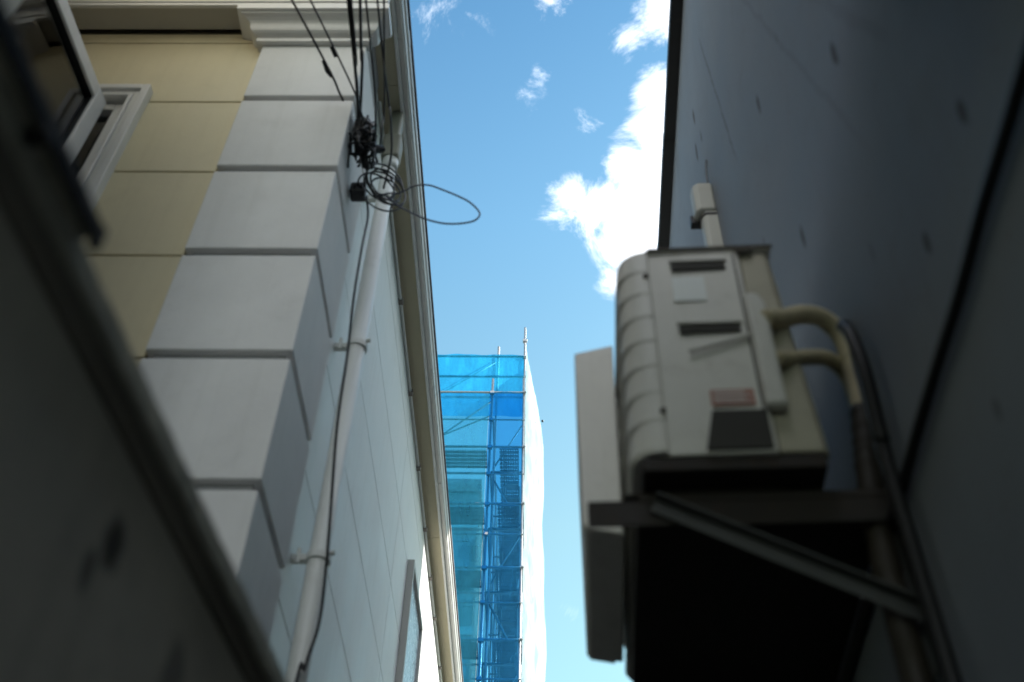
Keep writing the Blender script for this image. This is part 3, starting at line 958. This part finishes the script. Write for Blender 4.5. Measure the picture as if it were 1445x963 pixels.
for k, z in enumerate(lifts[:8]):
    for x in (XI, ):
        sp('coupler', boxbm(x - .06, x + .06, 19.91, 19.99, z - .06, z + .03), M['steel'], bevel=.01)
        if k:
            sp('coupler', boxbm(x - .05, x + .05, 19.91, 19.99, z + .86, z + .94), M['steel'], bevel=.01)

def sheet(fn, nu, nv):
    bm = bmesh.new()
    g_ = [[bm.verts.new(fn(i / nu, j / nv)) for i in range(nu + 1)] for j in range(nv + 1)]
    for j in range(nv):
        for i in range(nu):
            bm.faces.new((g_[j][i], g_[j][i + 1], g_[j + 1][i + 1], g_[j + 1][i]))
    return bm
NG = 'safety nets hung on the scaffold'
def wr(a, b, s):
    return s * (math.sin(a * 5.1 + b * 2.3) + .6 * math.sin(a * 11.7 - b * 3.9 + 1.3) + .4 * math.sin(a * 2.2 + b * 9.1))
def fnet(u, v):
    x = -6.6 + u * (XI - .07 + 6.6); z = .3 + v * 20.42
    return (x, 19.90 + wr(x * .7, z * .5, .016), z)
tag(obj('safety_net', sheet(fnet, 60, 120), M['net'], smooth=True), 'turquoise net hanging in front of the grey apartment building', 'net', NG)
def bnet(u, v):
    x = XI - .06 + u * (XO - XI + .05); z = .3 + v * 20.45
    return (x, 19.89 + wr(x, z * .7, .014), z)
tag(obj('safety_net', sheet(bnet, 12, 120), M['netblue'], smooth=True), 'deep blue narrow net over the open scaffold end with decks behind', 'net', NG)
def unet(u, v):
    x = -6.6 + u * (XO + 6.6 - .02); z = 20.75 + v * 2.33
    return (x, 20.80 + wr(x, z, .014), z)
tag(obj('safety_net', sheet(unet, 60, 20), M['netup'], smooth=True), 'light blue topmost net strip on the raised rear scaffold pipes', 'net', NG)
def snet(u, v):
    z = .3 + v * 22.3
    zn = min(1, max(0, (22.6 - z) / 2.6))
    bul = .47 * (math.sin(zn * math.pi / 2) ** .8) + .03 * math.sin(z * .9 + 1) + .02 * math.sin(z * 2.7)
    y = 19.93 + u * 8.2
    if u < .3:
        k = u / .3
        x = XO + .05 + bul * (.6 * k + .4 * math.sin(k * math.pi / 2)) * 1.04 + .010 * math.sin(z * 7 + k * 9) * k * (1 - k) * 4
        y = 19.93 + 2.0 * (.45 * k + .55 * (1 - math.cos(k * math.pi / 2)))
    else:
        k = (u - .3) / .7
        x = XO + .05 + 1.04 * bul * (1 - k * .5) * (1 - .3 * math.sin(k * math.pi * 4) ** 2)
        y = 19.93 + 2.0 + k * 6.15
    return (x + wr(y * 2, z, .006), y, z)
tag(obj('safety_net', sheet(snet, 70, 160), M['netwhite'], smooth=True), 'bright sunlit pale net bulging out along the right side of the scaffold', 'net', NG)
bm = bmesh.new()
bmesh.ops.create_icosphere(bm, subdivisions=2, radius=.035, matrix=Matrix.Translation((.205, 20.75, 20.55)))
tag(obj('net_weight', bm, M['black'], smooth=True), 'tiny black weight hanging at the edge of the bright net', 'weight')

# ------------------------------------------------------------------ sky with broken cumulus
EXPOSURE = 0.9
world = bpy.data.worlds.new('World')
scene.world = world
world.use_nodes = True
t = NT(world.node_tree)
bgn = world.node_tree.nodes['Background']
SUN_AZ, SUN_EL = R(51), R(38)          # azimuth from +Y towards +X
sky = t.new('ShaderNodeTexSky')
sky.sky_type = 'NISHITA'
sky.sun_disc = False
sky.sun_elevation = SUN_EL
sky.sun_rotation = SUN_AZ
sky.air_density = 1.0
sky.dust_density = .4
sky.ozone_density = 1.6
dirv = t.new('ShaderNodeTexCoord').outputs['Generated']
nrm = t.vmath('NORMALIZE', dirv)
warp = t.noise(nrm, 5.0, 3, .5)
n_big = t.noise(t.scalev(nrm, (1.0, 1.0, 1.25)), 13.0, 15, .70, .8)
cov = None
caps = [((.126, .597, .792), .095, .03, .66), ((.155, .57, .80), .085, .02, .70), ((.060, .588, .806), .060, .0, .46), ((.098, .605, .79), .080, .01, .58), ((.112, .50, .86), .050, .0, .50), ((.118, .535, .84), .070, .0, .62), ((.085, .555, .83), .055, .0, .50),
        ((.108, .655, .748), .040, .0, .46), ((.120, .435, .894), .075, .0, .46), ((.085, .46, .884), .05, .0, .30), ((-.004, .501, .865), .040, .0, .25), ((.0, .49, .87), .03, .0, .23),
        ((.043, .530, .847), .040, .0, .30), ((.016, .427, .904), .045, .0, .25), ((.034, .582, .813), .050, .0, .42), ((.075, .64, .765), .04, .0, .40), ((-.084, .428, .90), .06, .0, .13), ((-.054, .455, .889), .045, .0, .19),
        ((.034, .84, .54), .022, .0, .21), ((-.2, -.75, .62), .85, .3, .55), ((.7, -.35, .62), .45, .1, .40), ((-.8, .1, .55), .30, .1, .34), ((.56, .02, .83), .44, .2, .52)]  # last four caps: out-of-view clouds added as fill light
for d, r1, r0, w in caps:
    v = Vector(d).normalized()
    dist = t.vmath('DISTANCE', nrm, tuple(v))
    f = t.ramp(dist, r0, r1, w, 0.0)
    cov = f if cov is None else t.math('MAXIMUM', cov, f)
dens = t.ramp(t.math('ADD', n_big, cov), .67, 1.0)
shade = t.ramp(t.noise(nrm, 14.0, 6, .6), .3, .75)
ccol = t.mix(shade, (.85, .90, 1.0, 1), (1.0, 1.0, 1.0, 1))
cbright = t.vmath('SCALE', ccol)
cbright.node.inputs['Scale'].default_value = 1.15 
skyc = t.vmath('SCALE', sky.outputs[0])
SKY_K = .10
skyc.node.inputs['Scale'].default_value = 1.0
sz = t.new('ShaderNodeSeparateXYZ')
t.put(sz.inputs[0], nrm)
tint = t.new('ShaderNodeValToRGB')
cr = tint.color_ramp
cr.elements[0].position = .60; cr.elements[0].color = (.65, .76, .54, 1)
cr.elements[1].position = .90; cr.elements[1].color = (.35, .57, .57, 1)
e_ = cr.elements.new(.80); e_.color = (.475, .69, .62, 1)
t.put(tint.inputs[0], sz.outputs[2])
skyt = t.vmath('MULTIPLY', skyc, tint.outputs[0])
sky2 = t.vmath('SCALE', skyt)
sky2.node.inputs['Scale'].default_value = 2.22
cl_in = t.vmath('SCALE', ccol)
t.put(cl_in.node.inputs['Scale'], t.math('MAXIMUM', t.ramp(sz.outputs[1], -.3, .25, 16.0, 12.0), t.ramp(sz.outputs[0], .35, .65, 12.0, 24.0)))  # unseen clouds behind and to the right boosted for fill
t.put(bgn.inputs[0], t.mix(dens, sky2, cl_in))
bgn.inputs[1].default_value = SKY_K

sun = bpy.data.lights.new('sun', 'SUN')
sun.energy = 5.0
sun.angle = R(.53)
sun.color = (1.0, .95, .87)
so = bpy.data.objects.new('sun', sun)
link(so)
sd = Vector((math.sin(SUN_AZ) * math.cos(SUN_EL), math.cos(SUN_AZ) * math.cos(SUN_EL), math.sin(SUN_EL)))
so.rotation_euler = sd.to_track_quat('Z', 'Y').to_euler()
so.location = (0, 0, 30)

# ------------------------------------------------------------------ camera
cam = bpy.data.cameras.new('camera')
cam.sensor_width = 36.0
cam.lens = 37.94
cam.clip_start = .03
cam.clip_end = 1000
cam.dof.use_dof = True
cam.dof.focus_distance = 11.0
cam.dof.aperture_fstop = 2.7
co = bpy.data.objects.new('camera', cam)
link(co)
zc = Vector((42, 1431, -1523)).normalized()
yc = Vector((22, -1620, -1523)); yc = (yc - zc * yc.dot(zc)).normalized()
xc = yc.cross(zc)
co.matrix_world = Matrix.Translation((0, 0, 1.5)) @ Matrix((xc, yc, zc)).to_4x4()
scene.camera = co

scene.render.engine = 'CYCLES'
scene.cycles.use_denoising = True
scene.cycles.max_bounces = 8
scene.cycles.transparent_max_bounces = 16
scene.cycles.sample_clamp_indirect = 8
vs = scene.view_settings
vs.view_transform = 'Standard'
vs.look = 'None'
vs.exposure = EXPOSURE
vs.gamma = 1.0
vs.use_curve_mapping = False
